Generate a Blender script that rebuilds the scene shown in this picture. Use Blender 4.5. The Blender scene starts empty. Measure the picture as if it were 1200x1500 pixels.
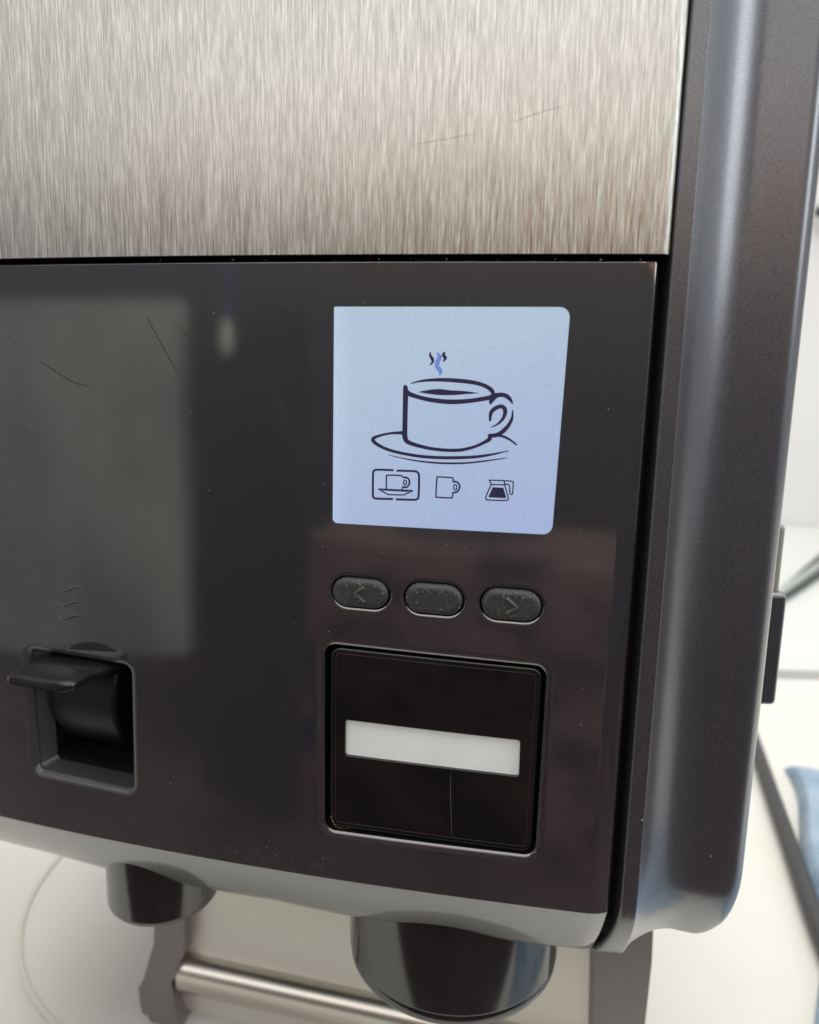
import bpy, bmesh, math, random
from mathutils import Vector, Matrix
from mathutils.geometry import delaunay_2d_cdt, tessellate_polygon
random.seed(7)
C = bpy.context.scene
R = math.radians

# ------------------------------------------------------------ camera, light, exposure
CZ = 0.36                                   # camera height over the counter top
PITCH, ROLL = 0.18005, 0.02263
F = 1150.0                                  # focal length in photograph pixels (1200 wide)
def cam_axes():
    fwd = Vector((0, math.cos(PITCH), -math.sin(PITCH))); right = Vector((1, 0, 0)); up = right.cross(fwd)
    c, s = math.cos(ROLL), math.sin(ROLL)
    return fwd, c*right + s*up, -s*right + c*up
FW, RT, UP = cam_axes()
cd = bpy.data.cameras.new('camera'); cam = bpy.data.objects.new('camera', cd); C.collection.objects.link(cam)
cam.matrix_world = Matrix(((RT.x, UP.x, -FW.x, 0), (RT.y, UP.y, -FW.y, 0), (RT.z, UP.z, -FW.z, CZ), (0, 0, 0, 1)))
cd.sensor_fit = 'HORIZONTAL'; cd.sensor_width = 36; cd.lens = 36*F/1200; cd.clip_start = .01; cd.clip_end = 60
cd.dof.use_dof = True; cd.dof.focus_distance = .262; cd.dof.aperture_fstop = 11
C.camera = cam
C.render.resolution_x, C.render.resolution_y = 819, 1024
C.view_settings.view_transform = 'Standard'; C.view_settings.look = 'None'
C.view_settings.exposure = 0; C.view_settings.gamma = 1

w = bpy.data.worlds.new('World'); C.world = w; w.use_nodes = True
w.node_tree.nodes['Background'].inputs[0].default_value = (.93, .97, 1, 1)
w.node_tree.nodes['Background'].inputs[1].default_value = .50

def area(name, loc, target, sx, sy, radiance, col):
    l = bpy.data.lights.new(name, 'AREA'); l.shape = 'RECTANGLE'; l.size = sx; l.size_y = sy
    l.energy = radiance*math.pi*sx*sy; l.color = col
    o = bpy.data.objects.new(name, l); C.collection.objects.link(o); o.location = loc
    o.rotation_euler = (Vector(target)-Vector(loc)).to_track_quat('-Z', 'Y').to_euler(); return o
area('window_light_behind_viewer', (-1.2, -2.0, CZ+1.32), (-1.2, 0, CZ+1.1), 5.4, 1.4, 1.6, (1, .985, .95))
area('window_light_right', (2.0, -.62, CZ+1.0), (.1, .25, CZ+.35), 0.85, 1.5, 5.0, (.91, .975, 1))
area('ceiling_light', (.2, .55, CZ+1.7), (.2, .55, 0), 2.6, 2.6, 2.55, (1, .97, .915))

# ------------------------------------------------------------ geometry of the gently bowed front (metres, relative to the camera)
D, KA, KB, KC = .25, -.1818947, .313565, -.346034
def ysurf(x): return D + KA*x + KB*x*x + KC*x**3
def nsurf(x):
    s = KA + 2*KB*x + 3*KC*x*x; n = math.hypot(s, 1); return Vector((s/n, -1/n, 0))
def S(x, z, d=0.0):                         # a point on the front: x, height, distance out of the surface
    return Vector((x, ysurf(x), z+CZ)) + nsurf(x)*d
def ray(px, py): return FW + RT*((px-600)/F) - UP*((py-750)/F)
def on_front(px, py, d=0.0):                # (x, z) on the front for a point measured in the photograph
    r = ray(px, py); x = 0
    t = D
    for _ in range(40):
        P = r*t; x = P.x
        for _ in range(4): x = P.x - nsurf(x).x*d
        y = ysurf(x) + nsurf(x).y*d
        t += (y-P.y)*.9/r.y
    P = r*t
    return (P.x - nsurf(x).x*d, P.z)
def on_depth(px, py, y, k=0.0):             # on the upright plane Y = y + k*x
    r = ray(px, py); t = y/(r.y-k*r.x); return Vector((r.x*t, r.y*t, r.z*t+CZ))
def on_level(px, py, z):                    # on the level plane Z = z
    r = ray(px, py); t = (z-CZ)/r.z; return Vector((r.x*t, r.y*t, z))

class MB:
    def __init__(s): s.v = []; s.f = []; s.n = []
    def patch(s, vs, fs, normals=None, force=None):
        vs = [Vector(v) for v in vs]
        if normals is None:
            ns = [Vector((0, 0, 0)) for _ in vs]
            for f in fs:
                a = Vector((0, 0, 0))
                for i in range(1, len(f)-1): a += (vs[f[i]]-vs[f[0]]).cross(vs[f[i+1]]-vs[f[0]])
                for i in f: ns[i] += a
            normals = [n.normalized() if n.length > 0 else Vector((0, 0, 1)) for n in ns]
        if force:
            for i, n in force.items(): normals[i] = n
        b = len(s.v); s.v += vs; s.n += normals; s.f += [tuple(i+b for i in f) for f in fs]
    def flat(s, vs, fs):                    # facetted
        for f in fs: s.patch([vs[i] for i in f], [tuple(range(len(f)))])
    def build(s, name, mat, parent=None):
        me = bpy.data.meshes.new(name); me.from_pydata([tuple(v) for v in s.v], [], s.f); me.materials.append(mat)
        me.polygons.foreach_set('use_smooth', [True]*len(me.polygons))
        me.normals_split_custom_set_from_vertices([tuple(n) for n in s.n]); me.update()
        o = bpy.data.objects.new(name, me); C.collection.objects.link(o)
        if parent: o.parent = parent
        return o

def rounded(pts, r, seg=8):                 # closed polygon with rounded corners
    out = []; n = len(pts)
    rs = r if isinstance(r, (list, tuple)) else [r]*n
    for i in range(n):
        p = Vector(pts[i]); a = (Vector(pts[i-1])-p); b = (Vector(pts[(i+1) % n])-p)
        a.normalize(); b.normalize(); ang = a.angle(b); t = rs[i]/math.tan(ang/2); c = p+(a+b).normalized()*(rs[i]/math.sin(ang/2))
        A = p+a*t-c; B = p+b*t-c; th = A.angle_signed(B) if False else math.atan2(A.x*B.y-A.y*B.x, A.dot(B))
        for k in range(seg+1):
            q = th*k/seg; out.append((c.x+A.x*math.cos(q)-A.y*math.sin(q), c.y+A.x*math.sin(q)+A.y*math.cos(q)))
    return out
def densify(l, step):
    out = []; n = len(l)
    for i in range(n):
        a = Vector(l[i]); b = Vector(l[(i+1) % n]); m = max(1, int((b-a).length/step))
        for k in range(m): out.append(tuple(a+(b-a)*k/m))
    return out
def area2(l): return sum(l[i-1][0]*l[i][1]-l[i][0]*l[i-1][1] for i in range(len(l)))/2
def ccw(l): return l if area2(l) > 0 else l[::-1]
def offset(l, o):                           # o > 0 moves a counter-clockwise loop inwards
    if o == 0: return list(l)
    out = []; n = len(l)
    for i in range(n):
        a = Vector(l[i-1]); p = Vector(l[i]); b = Vector(l[(i+1) % n])
        e1 = (p-a).normalized(); e2 = (b-p).normalized()
        n1 = Vector((-e1.y, e1.x)); n2 = Vector((-e2.y, e2.x)); m = n1+n2
        m = m/max(.5, m.length_squared)*2 if m.length > 1e-6 else n1
        out.append(tuple(p+m*o))
    return out
def sheet(mb, outer, holes=(), d=0.0, step=.006):       # face following the front, with holes
    outer = ccw(outer); pts = []; edges = []
    loops = [outer]+[ccw(h) for h in holes]
    for l in loops:
        b = len(pts); pts += l; edges += [(b+i, b+(i+1) % len(l)) for i in range(len(l))]
    def inside(p, l):
        c = False
        for i in range(len(l)):
            a, b = l[i-1], l[i]
            if (a[1] > p[1]) != (b[1] > p[1]) and p[0] < (b[0]-a[0])*(p[1]-a[1])/(b[1]-a[1])+a[0]: c = not c
        return c
    xs = [p[0] for p in outer]; zs = [p[1] for p in outer]
    x = min(xs)+step
    while x < max(xs):
        z = min(zs)+step
        while z < max(zs):
            if inside((x, z), outer) and not any(inside((x, z), h) for h in loops[1:]): pts.append((x, z))
            z += step
        x += step
    vv, _, ff, *_r = delaunay_2d_cdt([Vector(p) for p in pts], edges, [], 0, 1e-7)
    keep = []
    for f in ff:
        cx = sum(vv[i][0] for i in f)/len(f); cz = sum(vv[i][1] for i in f)/len(f)
        if inside((cx, cz), outer) and not any(inside((cx, cz), h) for h in loops[1:]):
            f = list(f)
            if area2([vv[i] for i in f]) < 0: f.reverse()
            keep.append(tuple(f))
    mb.patch([S(p[0], p[1], d) for p in vv], keep, [nsurf(p[0]) for p in vv])
def rim(mb, loop, prof, hole=True, force_first=True, d0=0.0):   # prof: (offset into the hole or outwards, depth)
    loop = ccw(loop); n = len(loop); vs = []; fs = []; sg = 1 if hole else -1
    for o, dp in prof:
        vs += [S(p[0], p[1], d0-dp) for p in offset(loop, sg*o)]
    for k in range(len(prof)-1):
        for i in range(n):
            j = (i+1) % n; a, b, c, e = k*n+i, k*n+j, (k+1)*n+j, (k+1)*n+i
            fs.append((a, b, c, e) if hole else (e, c, b, a))
    mb.patch(vs, fs, None, {i: nsurf(loop[i][0]) for i in range(n)} if force_first else None)
def quarter(r, n=5, extra=()): return [(r*math.sin(math.pi/2*k/n), r*(1-math.cos(math.pi/2*k/n))) for k in range(n+1)]+list(extra)
def fillet(mb, loop, r, amax, depth, wall=None, d0=0.0, n=6):   # soft shoulder that stops at amax degrees, then a straight wall
    pr = [(r*math.sin(R(amax)*k/n), r*(1-math.cos(R(amax)*k/n))) for k in range(n+1)]
    rim(mb, loop, pr, d0=d0); a, b = pr[-1]
    rim(wall or mb, loop, [(a, b), (a, depth)], force_first=False, d0=d0)
def raised(mb, loop, h, r, base=-.002, step=.003):     # soft edged block standing h out of the front
    loop = ccw(loop); top = offset(loop, r); sheet(mb, top, (), h, step)
    rim(mb, top, quarter(r, 6, [(r, h-base)]), hole=False, d0=h)
def PF(lst, d=0.0): return [on_front(x, y, d) for x, y in lst]

def tube(mb, path, r, seg=10, caps=True, flatten=1.0):
    path = [Vector(p) for p in path]; vs = []; fs = []; n = len(path)
    prev = None
    for i, p in enumerate(path):
        t = (path[min(i+1, n-1)]-path[max(i-1, 0)]).normalized()
        u = prev if prev else (Vector((0, 0, 1)) if abs(t.z) < .9 else Vector((1, 0, 0)))
        u = (u-t*u.dot(t)).normalized(); prev = u; v = t.cross(u)
        rr = r[i] if isinstance(r, (list, tuple)) else r
        for k in range(seg):
            a = 2*math.pi*k/seg; vs.append(p+u*math.cos(a)*rr*flatten+v*math.sin(a)*rr)
    for i in range(n-1):
        for k in range(seg):
            j = (k+1) % seg; fs.append((i*seg+k, i*seg+j, (i+1)*seg+j, (i+1)*seg+k))
    if caps: fs += [tuple(range(seg))[::-1], tuple((n-1)*seg+k for k in range(seg))]
    mb.patch(vs, fs)
def smooth_path(pts, n=8):                  # Catmull-Rom
    P = [Vector(p) for p in pts]; out = []
    for i in range(len(P)-1):
        a = P[max(i-1, 0)]; b = P[i]; c = P[i+1]; d = P[min(i+2, len(P)-1)]
        for k in range(n):
            t = k/n; out.append(.5*((2*b)+(c-a)*t+(2*a-5*b+4*c-d)*t*t+(3*b-3*c+d-a)*t**3))
    out.append(P[-1]); return out
def box(mb, lo, hi, bev=.0):
    bm = bmesh.new(); bmesh.ops.create_cube(bm, size=1)
    for v in bm.verts: v.co = Vector([(lo[i]+hi[i])/2+v.co[i]*(hi[i]-lo[i]) for i in range(3)])
    if bev: bmesh.ops.bevel(bm, geom=bm.edges[:], offset=bev, segments=3, profile=.5, affect='EDGES')
    mb_flat(mb, bm)
def mb_flat(mb, bm):
    bm.normal_update()
    for f in bm.faces:
        mb.patch([v.co.copy() for v in f.verts], [tuple(range(len(f.verts)))], [f.normal.copy()]*len(f.verts) if len(bm.faces) <= 6 else
                 [sum(((g.normal*g.calc_area()) for g in v.link_faces), Vector()).normalized() for v in f.verts])
    bm.free()
def prism(mb, front, back):                 # two matching polygons joined
    n = len(front)
    mb.flat(front, [tuple(range(n))]); mb.flat(back, [tuple(range(n))[::-1]])
    for i in range(n): mb.flat([front[i], back[i], back[(i+1) % n], front[(i+1) % n]], [(0, 1, 2, 3)])
def lathe(mb, cx, cy, prof, seg=72):        # prof (r, z) from top to bottom
    vs = []; fs = []
    for r, z in prof:
        vs += [Vector((cx+r*math.cos(2*math.pi*k/seg), cy+r*math.sin(2*math.pi*k/seg), z)) for k in range(seg)]
    for i in range(len(prof)-1):
        for k in range(seg):
            j = (k+1) % seg; fs.append((i*seg+k, (i+1)*seg+k, (i+1)*seg+j, i*seg+j))
    mb.patch(vs, fs)

# ------------------------------------------------------------ materials
def mat(name, col, rough=.5, metal=0.0, ior=1.5, emit=None, trans=0):
    m = bpy.data.materials.new(name); m.use_nodes = True; b = m.node_tree.nodes['Principled BSDF']
    b.inputs['Base Color'].default_value = (*col, 1); b.inputs['Roughness'].default_value = rough
    b.inputs['Metallic'].default_value = metal; b.inputs['IOR'].default_value = ior
    if emit: b.inputs['Emission Color'].default_value = (*emit[0], 1); b.inputs['Emission Strength'].default_value = emit[1]
    m['b'] = 1
    return m
def N(m, t, **kw):
    n = m.node_tree.nodes.new(t)
    for k, v in kw.items():
        if hasattr(n, k): setattr(n, k, v)
        else: n.inputs[k].default_value = v
    return n
def L(m, a, b): m.node_tree.links.new(a, b)
def bsdf(m): return m.node_tree.nodes['Principled BSDF']
def noise(m, scale, detail=2, stretch=(1, 1, 1), rough=.5, rot=(0, 0, 0)):
    tc = N(m, 'ShaderNodeTexCoord'); mp = N(m, 'ShaderNodeMapping'); mp.inputs['Scale'].default_value = stretch
    mp.inputs['Rotation'].default_value = rot
    L(m, tc.outputs['Object'], mp.inputs['Vector']); n = N(m, 'ShaderNodeTexNoise'); n.inputs['Scale'].default_value = scale
    n.inputs['Detail'].default_value = detail; n.inputs['Roughness'].default_value = rough; L(m, mp.outputs['Vector'], n.inputs['Vector'])
    return n.outputs['Fac']
def ramp(m, fac, stops):
    r = N(m, 'ShaderNodeValToRGB'); e = r.color_ramp.elements
    while len(e) < len(stops): e.new(.5)
    for i, (p, c) in enumerate(stops): e[i].position = p; e[i].color = (*c, 1) if len(c) == 3 else c
    L(m, fac, r.inputs['Fac']); return r.outputs['Color']
def g(v): return (v, v, v)
def bump(m, fac, strength, dist):
    b = N(m, 'ShaderNodeBump'); b.inputs['Strength'].default_value = strength; b.inputs['Distance'].default_value = dist
    L(m, fac, b.inputs['Height']); L(m, b.outputs['Normal'], bsdf(m).inputs['Normal']); return b
def rough_map(m, fac, a, b):
    r = N(m, 'ShaderNodeMapRange'); r.inputs['To Min'].default_value = a; r.inputs['To Max'].default_value = b
    r.inputs['From Min'].default_value = .3; r.inputs['From Max'].default_value = .7
    L(m, fac, r.inputs['Value']); L(m, r.outputs['Result'], bsdf(m).inputs['Roughness'])

panel_m = mat('dark_lacquered_plastic', (.022, .019, .022), .38, ior=1.5)
L(panel_m, ramp(panel_m, noise(panel_m, 2600, 1), [(.35, (.011, .0102, .0135)), (.65, (.031, .0285, .036))]), bsdf(panel_m).inputs['Base Color'])
bsdf(panel_m).inputs['Coat Weight'].default_value = 1; bsdf(panel_m).inputs['Coat IOR'].default_value = 2.5
rr_ = N(panel_m, 'ShaderNodeMapRange'); L(panel_m, noise(panel_m, 40, 3), rr_.inputs['Value']); rr_.inputs['To Min'].default_value = .03; rr_.inputs['To Max'].default_value = .10
L(panel_m, rr_.outputs[0], bsdf(panel_m).inputs['Coat Roughness'])
bump(panel_m, noise(panel_m, 2200, 1), .08, .0002)
cb = N(panel_m, 'ShaderNodeBump'); cb.inputs['Strength'].default_value = .012; cb.inputs['Distance'].default_value = .0002; L(panel_m, noise(panel_m, 1800, 1), cb.inputs['Height']); L(panel_m, cb.outputs['Normal'], bsdf(panel_m).inputs['Coat Normal'])

frame_m = mat('anthracite_metallic_paint', (.11, .105, .125), .36, metal=.7, ior=1.6)
L(frame_m, ramp(frame_m, noise(frame_m, 3000, 2), [(.3, (.070, .069, .078)), (.7, (.162, .160, .180))]), bsdf(frame_m).inputs['Base Color'])
bump(frame_m, noise(frame_m, 2600, 2), .16, .0002); rough_map(frame_m, noise(frame_m, 30, 3), .33, .40)
bsdf(frame_m).inputs['Coat Weight'].default_value = .8; bsdf(frame_m).inputs['Coat IOR'].default_value = 1.7; bsdf(frame_m).inputs['Coat Roughness'].default_value = .24

steel_m = mat('brushed_steel', (.60, .575, .54), .3, metal=1)
fine = noise(steel_m, 1, 3, (3800, 3800, 130), .6); mid = noise(steel_m, 1, 2, (1500, 1500, 60), .6)
mx = N(steel_m, 'ShaderNodeMath', operation='ADD'); L(steel_m, fine, mx.inputs[0]); L(steel_m, mid, mx.inputs[1])
hf = N(steel_m, 'ShaderNodeMath', operation='MULTIPLY'); L(steel_m, mx.outputs[0], hf.inputs[0]); hf.inputs[1].default_value = .5
L(steel_m, ramp(steel_m, hf.outputs[0], [(.38, (.36, .350, .325)), (.5, (.50, .488, .452)), (.61, (.73, .718, .675))]), bsdf(steel_m).inputs['Base Color'])
bump(steel_m, hf.outputs[0], 1.0, .00020); rough_map(steel_m, mid, .26, .46)

bsdf(steel_m).inputs['Anisotropic'].default_value = .75
tg = N(steel_m, 'ShaderNodeTangent'); tg.direction_type = 'RADIAL'; tg.axis = 'Z'; L(steel_m, tg.outputs[0], bsdf(steel_m).inputs['Tangent'])
plate_m = mat('dull_steel_sheet', (.70, .675, .62), .42, metal=.6)
bump(plate_m, noise(plate_m, 60, 3, (1, 1, 9)), .15, .0006)
gloss_m = mat('gloss_black_plastic', (.009, .0075, .008), .05, ior=1.62)
bump(gloss_m, noise(gloss_m, 120, 2), .02, .0003)
nozzle_m = mat('nozzle_gloss_black', (.012, .011, .012), .13, ior=1.85)
gap_m = mat('gap_black', (.004, .004, .0045), .6)
rubber_m = mat('black_rubber', (.030, .031, .030), .50)
L(rubber_m, ramp(rubber_m, noise(rubber_m, 1600, 2), [(.35, g(.034)), (.6, g(.048)), (.78, (.11, .105, .095))]), bsdf(rubber_m).inputs['Base Color'])
bump(rubber_m, noise(rubber_m, 1500, 2), .25, .0002)
post_m = mat('grey_plastic_post', (.20, .18, .175), .42, ior=1.5)
bump(post_m, noise(post_m, 300, 2), .1, .0003)
dust_m = mat('pale_dust', (.55, .50, .42), .9)
rust_m = mat('orange_residue', (.85, .62, .45), .8)
scr_m = mat('scratch', (.10, .095, .09), .6)
scrd_m = mat('scratch_dull', (.030, .030, .029), .6)
mark_m = mat('lighter_rubber', (.095, .093, .085), .55)  # rubber in a lighter tone so the raised arrows show
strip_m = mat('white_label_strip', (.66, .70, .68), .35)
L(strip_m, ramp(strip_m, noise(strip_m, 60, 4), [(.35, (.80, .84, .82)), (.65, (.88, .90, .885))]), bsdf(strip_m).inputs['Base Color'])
bsdf(strip_m).inputs['Emission Color'].default_value = (.80, .90, .86, 1); bsdf(strip_m).inputs['Emission Strength'].default_value = .07  # slight glow added to brighten the strip
ink_m = mat('display_ink', (.012, .011, .022), .25, emit=((.020, .016, .045), 1))
thin_m = mat('display_ink_thin', (.012, .011, .022), .25, emit=((.02, .016, .05), 1))
blueink_m = mat('display_ink_blue', (.05, .07, .2), .25, emit=((.13, .20, .50), 1))

screen_m = mat('lcd_glow', (.02, .025, .03), .12)
tc = N(screen_m, 'ShaderNodeTexCoord'); sp = N(screen_m, 'ShaderNodeSeparateXYZ'); L(screen_m, tc.outputs['Generated'], sp.inputs[0])
dg = N(screen_m, 'ShaderNodeMath', operation='MULTIPLY_ADD'); L(screen_m, sp.outputs['Z'], dg.inputs[0]); dg.inputs[1].default_value = .75
m2 = N(screen_m, 'ShaderNodeMath', operation='MULTIPLY_ADD'); L(screen_m, sp.outputs['X'], m2.inputs[0]); m2.inputs[1].default_value = -.35; m2.inputs[2].default_value = .35
L(screen_m, m2.outputs[0], dg.inputs[2])
nz = noise(screen_m, 14, 2)
ad = N(screen_m, 'ShaderNodeMath', operation='MULTIPLY_ADD'); L(screen_m, nz, ad.inputs[0]); ad.inputs[1].default_value = .35; L(screen_m, dg.outputs[0], ad.inputs[2])
col = ramp(screen_m, ad.outputs[0], [(.12, (.360, .440, .690)), (.55, (.395, .485, .690)), (.85, (.425, .530, .685)), (1.0, (.445, .555, .685))])
gr = noise(screen_m, 2200, 0); mr = N(screen_m, 'ShaderNodeMapRange'); mr.inputs['To Min'].default_value = .86; mr.inputs['To Max'].default_value = 1.08
L(screen_m, gr, mr.inputs['Value'])
# edge light: slightly brighter left border of the backlight
eg = N(screen_m, 'ShaderNodeMapRange'); L(screen_m, sp.outputs['X'], eg.inputs['Value']); eg.inputs['From Max'].default_value = .09
eg.inputs['To Min'].default_value = 1.12; eg.inputs['To Max'].default_value = 1.0
mm = N(screen_m, 'ShaderNodeMath', operation='MULTIPLY'); L(screen_m, mr.outputs[0], mm.inputs[0]); L(screen_m, eg.outputs[0], mm.inputs[1])
L(screen_m, col, bsdf(screen_m).inputs['Emission Color']); L(screen_m, mm.outputs[0], bsdf(screen_m).inputs['Emission Strength'])

# ------------------------------------------------------------ the setting
def prop(o, label=None, cat=None, group=None, kind=None):
    for k, v in (('label', label), ('category', cat), ('group', group), ('kind', kind)):
        if v: o[k] = v
    return o
counter_m = mat('white_counter', (.80, .775, .70), .45)
nn = noise(counter_m, 5, 4)
L(counter_m, ramp(counter_m, nn, [(.32, (.66, .645, .59)), (.5, (.73, .715, .655)), (.7, (.77, .76, .71))]), bsdf(counter_m).inputs['Base Color'])
ledge_m = mat('white_ledge', (.70, .72, .69), .5)
wall_m = mat('white_wall', (.72, .70, .70), .8)
L(wall_m, ramp(wall_m, noise(wall_m, 1.6, 3), [(.3, (.66, .64, .645)), (.7, (.76, .74, .74))]), bsdf(wall_m).inputs['Base Color'])
bump(wall_m, noise(wall_m, 40, 3), .2, .003)
m = MB(); box(m, (-2.2, .17, -.04), (2.6, .905, 0), .004); prop(m.build('counter_top', counter_m), kind='structure')
m = MB(); box(m, (-2.2, .950, -.04), (3.2, 1.93, -.004), .004); prop(m.build('window_ledge', ledge_m), kind='structure')
m = MB(); box(m, (-2.2, .86, -.10), (3.2, 1.0, -.042)); prop(m.build('ledge_joint', mat('joint_grey', (.25, .26, .24), .7)), kind='structure')
m = MB(); box(m, (-4.5, 1.935, -1.1), (4.5, 2.05, 2.4)); prop(m.build('back_wall', wall_m), kind='structure')
floor_m = mat('brown_floor', (.075, .052, .048), .7)
L(floor_m, ramp(floor_m, noise(floor_m, 2.2, 3), [(.35, (.04, .032, .036)), (.6, (.115, .07, .065))]), bsdf(floor_m).inputs['Base Color'])
m = MB(); box(m, (-5, -3, CZ-1.2), (5, 2.1, CZ-1.1)); prop(m.build('floor', floor_m), kind='structure')
m = MB(); box(m, (-5, -2.3, CZ-1.1), (5, -2.2, CZ+2.2)); prop(m.build('room_wall', mat('room_wall', (.125, .12, .13), .9)), kind='structure')

# ------------------------------------------------------------ the coffee machine
M = bpy.data.objects.new('coffee_machine', None); C.collection.objects.link(M); M.location = (0, .36, 0)
prop(M, 'dark grey coffee machine with brushed steel top, lit cup display and three rubber buttons', 'coffee machine')
bpy.context.view_layer.update()
MI = M.matrix_world.inverted()
def part(mb, name, material, parent=None, label=None):
    o = mb.build(name, material, None)
    p = parent if parent else M
    o.parent = p
    if p is M: o.matrix_parent_inverse = MI
    if label: o['label'] = label
    return o

ZC = -.1812                                  # where the front turns under
XL = -.235
# outline of the front panel; the right edge is taken from the photograph
TOPZ = .0330
er = [(.0716, TOPZ), (.0714, -.03), (.0711, -.09), (.0712, -.150), (.0712, ZC)]
edge_r = 0.0030
outer = rounded([(XL, ZC), (.0712, ZC), (.0711, -.09), (.0716, TOPZ), (XL, TOPZ)], [.0005, .0005, .02, .0012, .0005], 4)
face = ccw([p for p in outer])
# the face proper stops where the rolled edge begins (not at the bottom, where it meets the turn-under)
KT = .12
def inner_face(e): return [(XL, ZC), (.0712-e, ZC), (.0711-e, -.09), (.0716-e, TOPZ-KT*e), (XL, TOPZ-KT*e)]
E = .0072
fp = MB()
btn = []
for cx, cy, hl, hh in ((528, 868.5, .0094, .0050), (635.5, 877.5, .0094, .0051), (749, 886, .0095, .0052)):
    x, z = on_front(cx, cy); btn.append((x, z, hl, hh))
def stadium(x, z, hl, hh, sl=-.012, seg=12):
    out = []
    for s in (1, -1):
        for k in range(seg+1):
            a = -math.pi/2+math.pi*k/seg
            px = s*(hl-hh)+s*hh*math.cos(a); pz = s*hh*math.sin(a); out.append((x+px, z+pz+sl*px))
    return ccw(out)
scr = ccw(rounded(PF([(488.5, 449), (836, 449.5), (808.5, 784), (486.5, 766.5)]), [.0004, .0030, .0030, .0016], 6))
hat_pts = [(474.5, 942.5), (802, 977.5), (784, 1256), (474.5, 1216.5)]
hat = ccw(rounded(PF(hat_pts), .0040, 8))
slot_out = PF([(40, 953), (188, 978), (192, 1158), (53, 1128)])
slot = ccw(rounded(slot_out, [.0030, .0030, .0025, .0022], 8))
dens = lambda l: densify(l, .004)
def lim(l, n=1): return l
R_S, R_B, R_H, R_L = .0001, .0024, .0046, .0030
wl = MB()
hs = offset(dens(scr), -R_S); hb = [offset(stadium(x, z, hl+.0006, hh+.0006), -R_B*math.sin(R(30))) for x, z, hl, hh in btn]
hh_ = offset(dens(hat), -R_H*math.sin(R(36))); hl_ = offset(dens(slot), -R_L)
inner = densify(inner_face(E), .006)
sheet(fp, inner, [hs, *hb, hh_, hl_], 0, .005)
rim(wl, hs, [(0, 0), (.0001, .0016)], force_first=False)
for h in hb: fillet(fp, h, R_B, 30, .0045, wl)
fillet(fp, hh_, R_H, 36, .0060, wl)
sw = MB(); rim(sw, hl_, quarter(R_L, 8))
lo = ccw(offset(hl_, R_L)); n_ = len(lo); cxm = sum(p[0] for p in lo)/n_; czm = sum(p[1] for p in lo)/n_
def shrink(p, a, b, c, e): return (p[0]+(a if p[0] < cxm else -b), p[1]+(c if p[1] < czm else -e))
lo_z = (min(p[1] for p in lo), max(p[1] for p in lo)); lo_x = (min(p[0] for p in lo), max(p[0] for p in lo))
def taper(p, l, rt, bt, tp):
    u = (p[0]-lo_x[0])/(lo_x[1]-lo_x[0]); v = (p[1]-lo_z[0])/(lo_z[1]-lo_z[0]); return (p[0]+l*(1-u)-rt*u, p[1]+bt*(1-v)-tp*v)
TP = (.0030, .0006, .0014, .0008)
vs = [S(p[0], p[1], -R_L) for p in lo]+[S(*taper(p, *TP), -.0085) for p in lo]
sw.patch(vs, [(i, (i+1) % n_, (i+1) % n_+n_, i+n_) for i in range(n_)])
vs = [S(*taper(p, *TP), -.0085) for p in lo]+[S(*taper(p, *TP), -.032) for p in lo]
sb = MB(); sb.patch(vs, [(i, (i+1) % n_, (i+1) % n_+n_, i+n_) for i in range(n_)])
# rolled right and top edges: an open strip along the outline
def strip(mb, path, nrm2, prof):             # path points (x,z), outward directions in (x,z), prof (out, depth)
    n = len(path); vs = []; fs = []
    for o, dp in prof: vs += [S(p[0]+q[0]*o, p[1]+q[1]*o, -dp) for p, q in zip(path, nrm2)]
    for k in range(len(prof)-1):
        for i in range(n-1): fs.append((k*n+i, k*n+i+1, (k+1)*n+i+1, (k+1)*n+i))
    mb.patch(vs, [f[::-1] for f in fs], None, {i: nsurf(path[i][0]) for i in range(n)})
pth = []; dr = []
for k in range(25):
    t = k/24; z = ZC+(-.09-ZC)*t; pth.append((.0712-E+(-.0001)*t, z)); dr.append((1, 0))
for k in range(1, 25):
    t = k/24; z = -.09+(TOPZ-KT*E+.09)*t; pth.append((.0711-E+.0005*t, z)); dr.append((1, 0))
cx_, cz_ = pth[-1]
for k in range(1, 8):
    a = math.pi/2*k/8; dd = 1/max(math.cos(a), math.sin(a)); dd = 1+(dd-1)*.75; pth.append((cx_, cz_)); dr.append((math.cos(a)*dd, KT*math.sin(a)*dd))
for k in range(0, 61):
    pth.append((cx_+(XL-cx_)*k/60, cz_)); dr.append((0, KT))
EP = [(0, 0), (.0010, .00004), (.0020, .00018), (.0030, .00042), (.0040, .00072), (.0050, .00106), (.0058, .00136), (.0063, .0016), (.0066, .0019), (.0069, .0024), (.0071, .0030), (E, .0040), (E, .012)]
strip(fp, pth, dr, [(o, d) for o, d in EP][:])
# the front turns under at the bottom
ROLLP = [(0, 0), (.0004, .00006), (.0009, .00024), (.0015, .00052), (.005, .0021), (.010, .0047), (.015, .0077), (.020, .0111), (.0245, .0145), (.0275, .0170), (.0293, .0188), (.0299, .0202), (.0300, .023), (.0300, .05)]
def rollH(x):                                # total drop of the lip along the width
    pts = [(-.235, .0278), (-.155, .0279), (-.128, .0292), (-.084, .0289), (-.054, .0284), (-.027, .0298), (.05, .0302), (.2, .0304)]
    for (a, b), (c, d) in zip(pts, pts[1:]):
        if x <= c: return b+(d-b)*(x-a)/(c-a)
    return .0300
nx = 70; xs = [XL+(.0712-E-XL)*k/nx for k in range(nx+1)]+[.0712-E+E*t for t in (.3, .55, .75, .9, .97, 1.0, 1.0)]
ed = [0]*(nx+1)+[.0002, .00058, .00106, .0015, .0022, .0040, .012]
vs = []; fs = []; n = len(xs)
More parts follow.
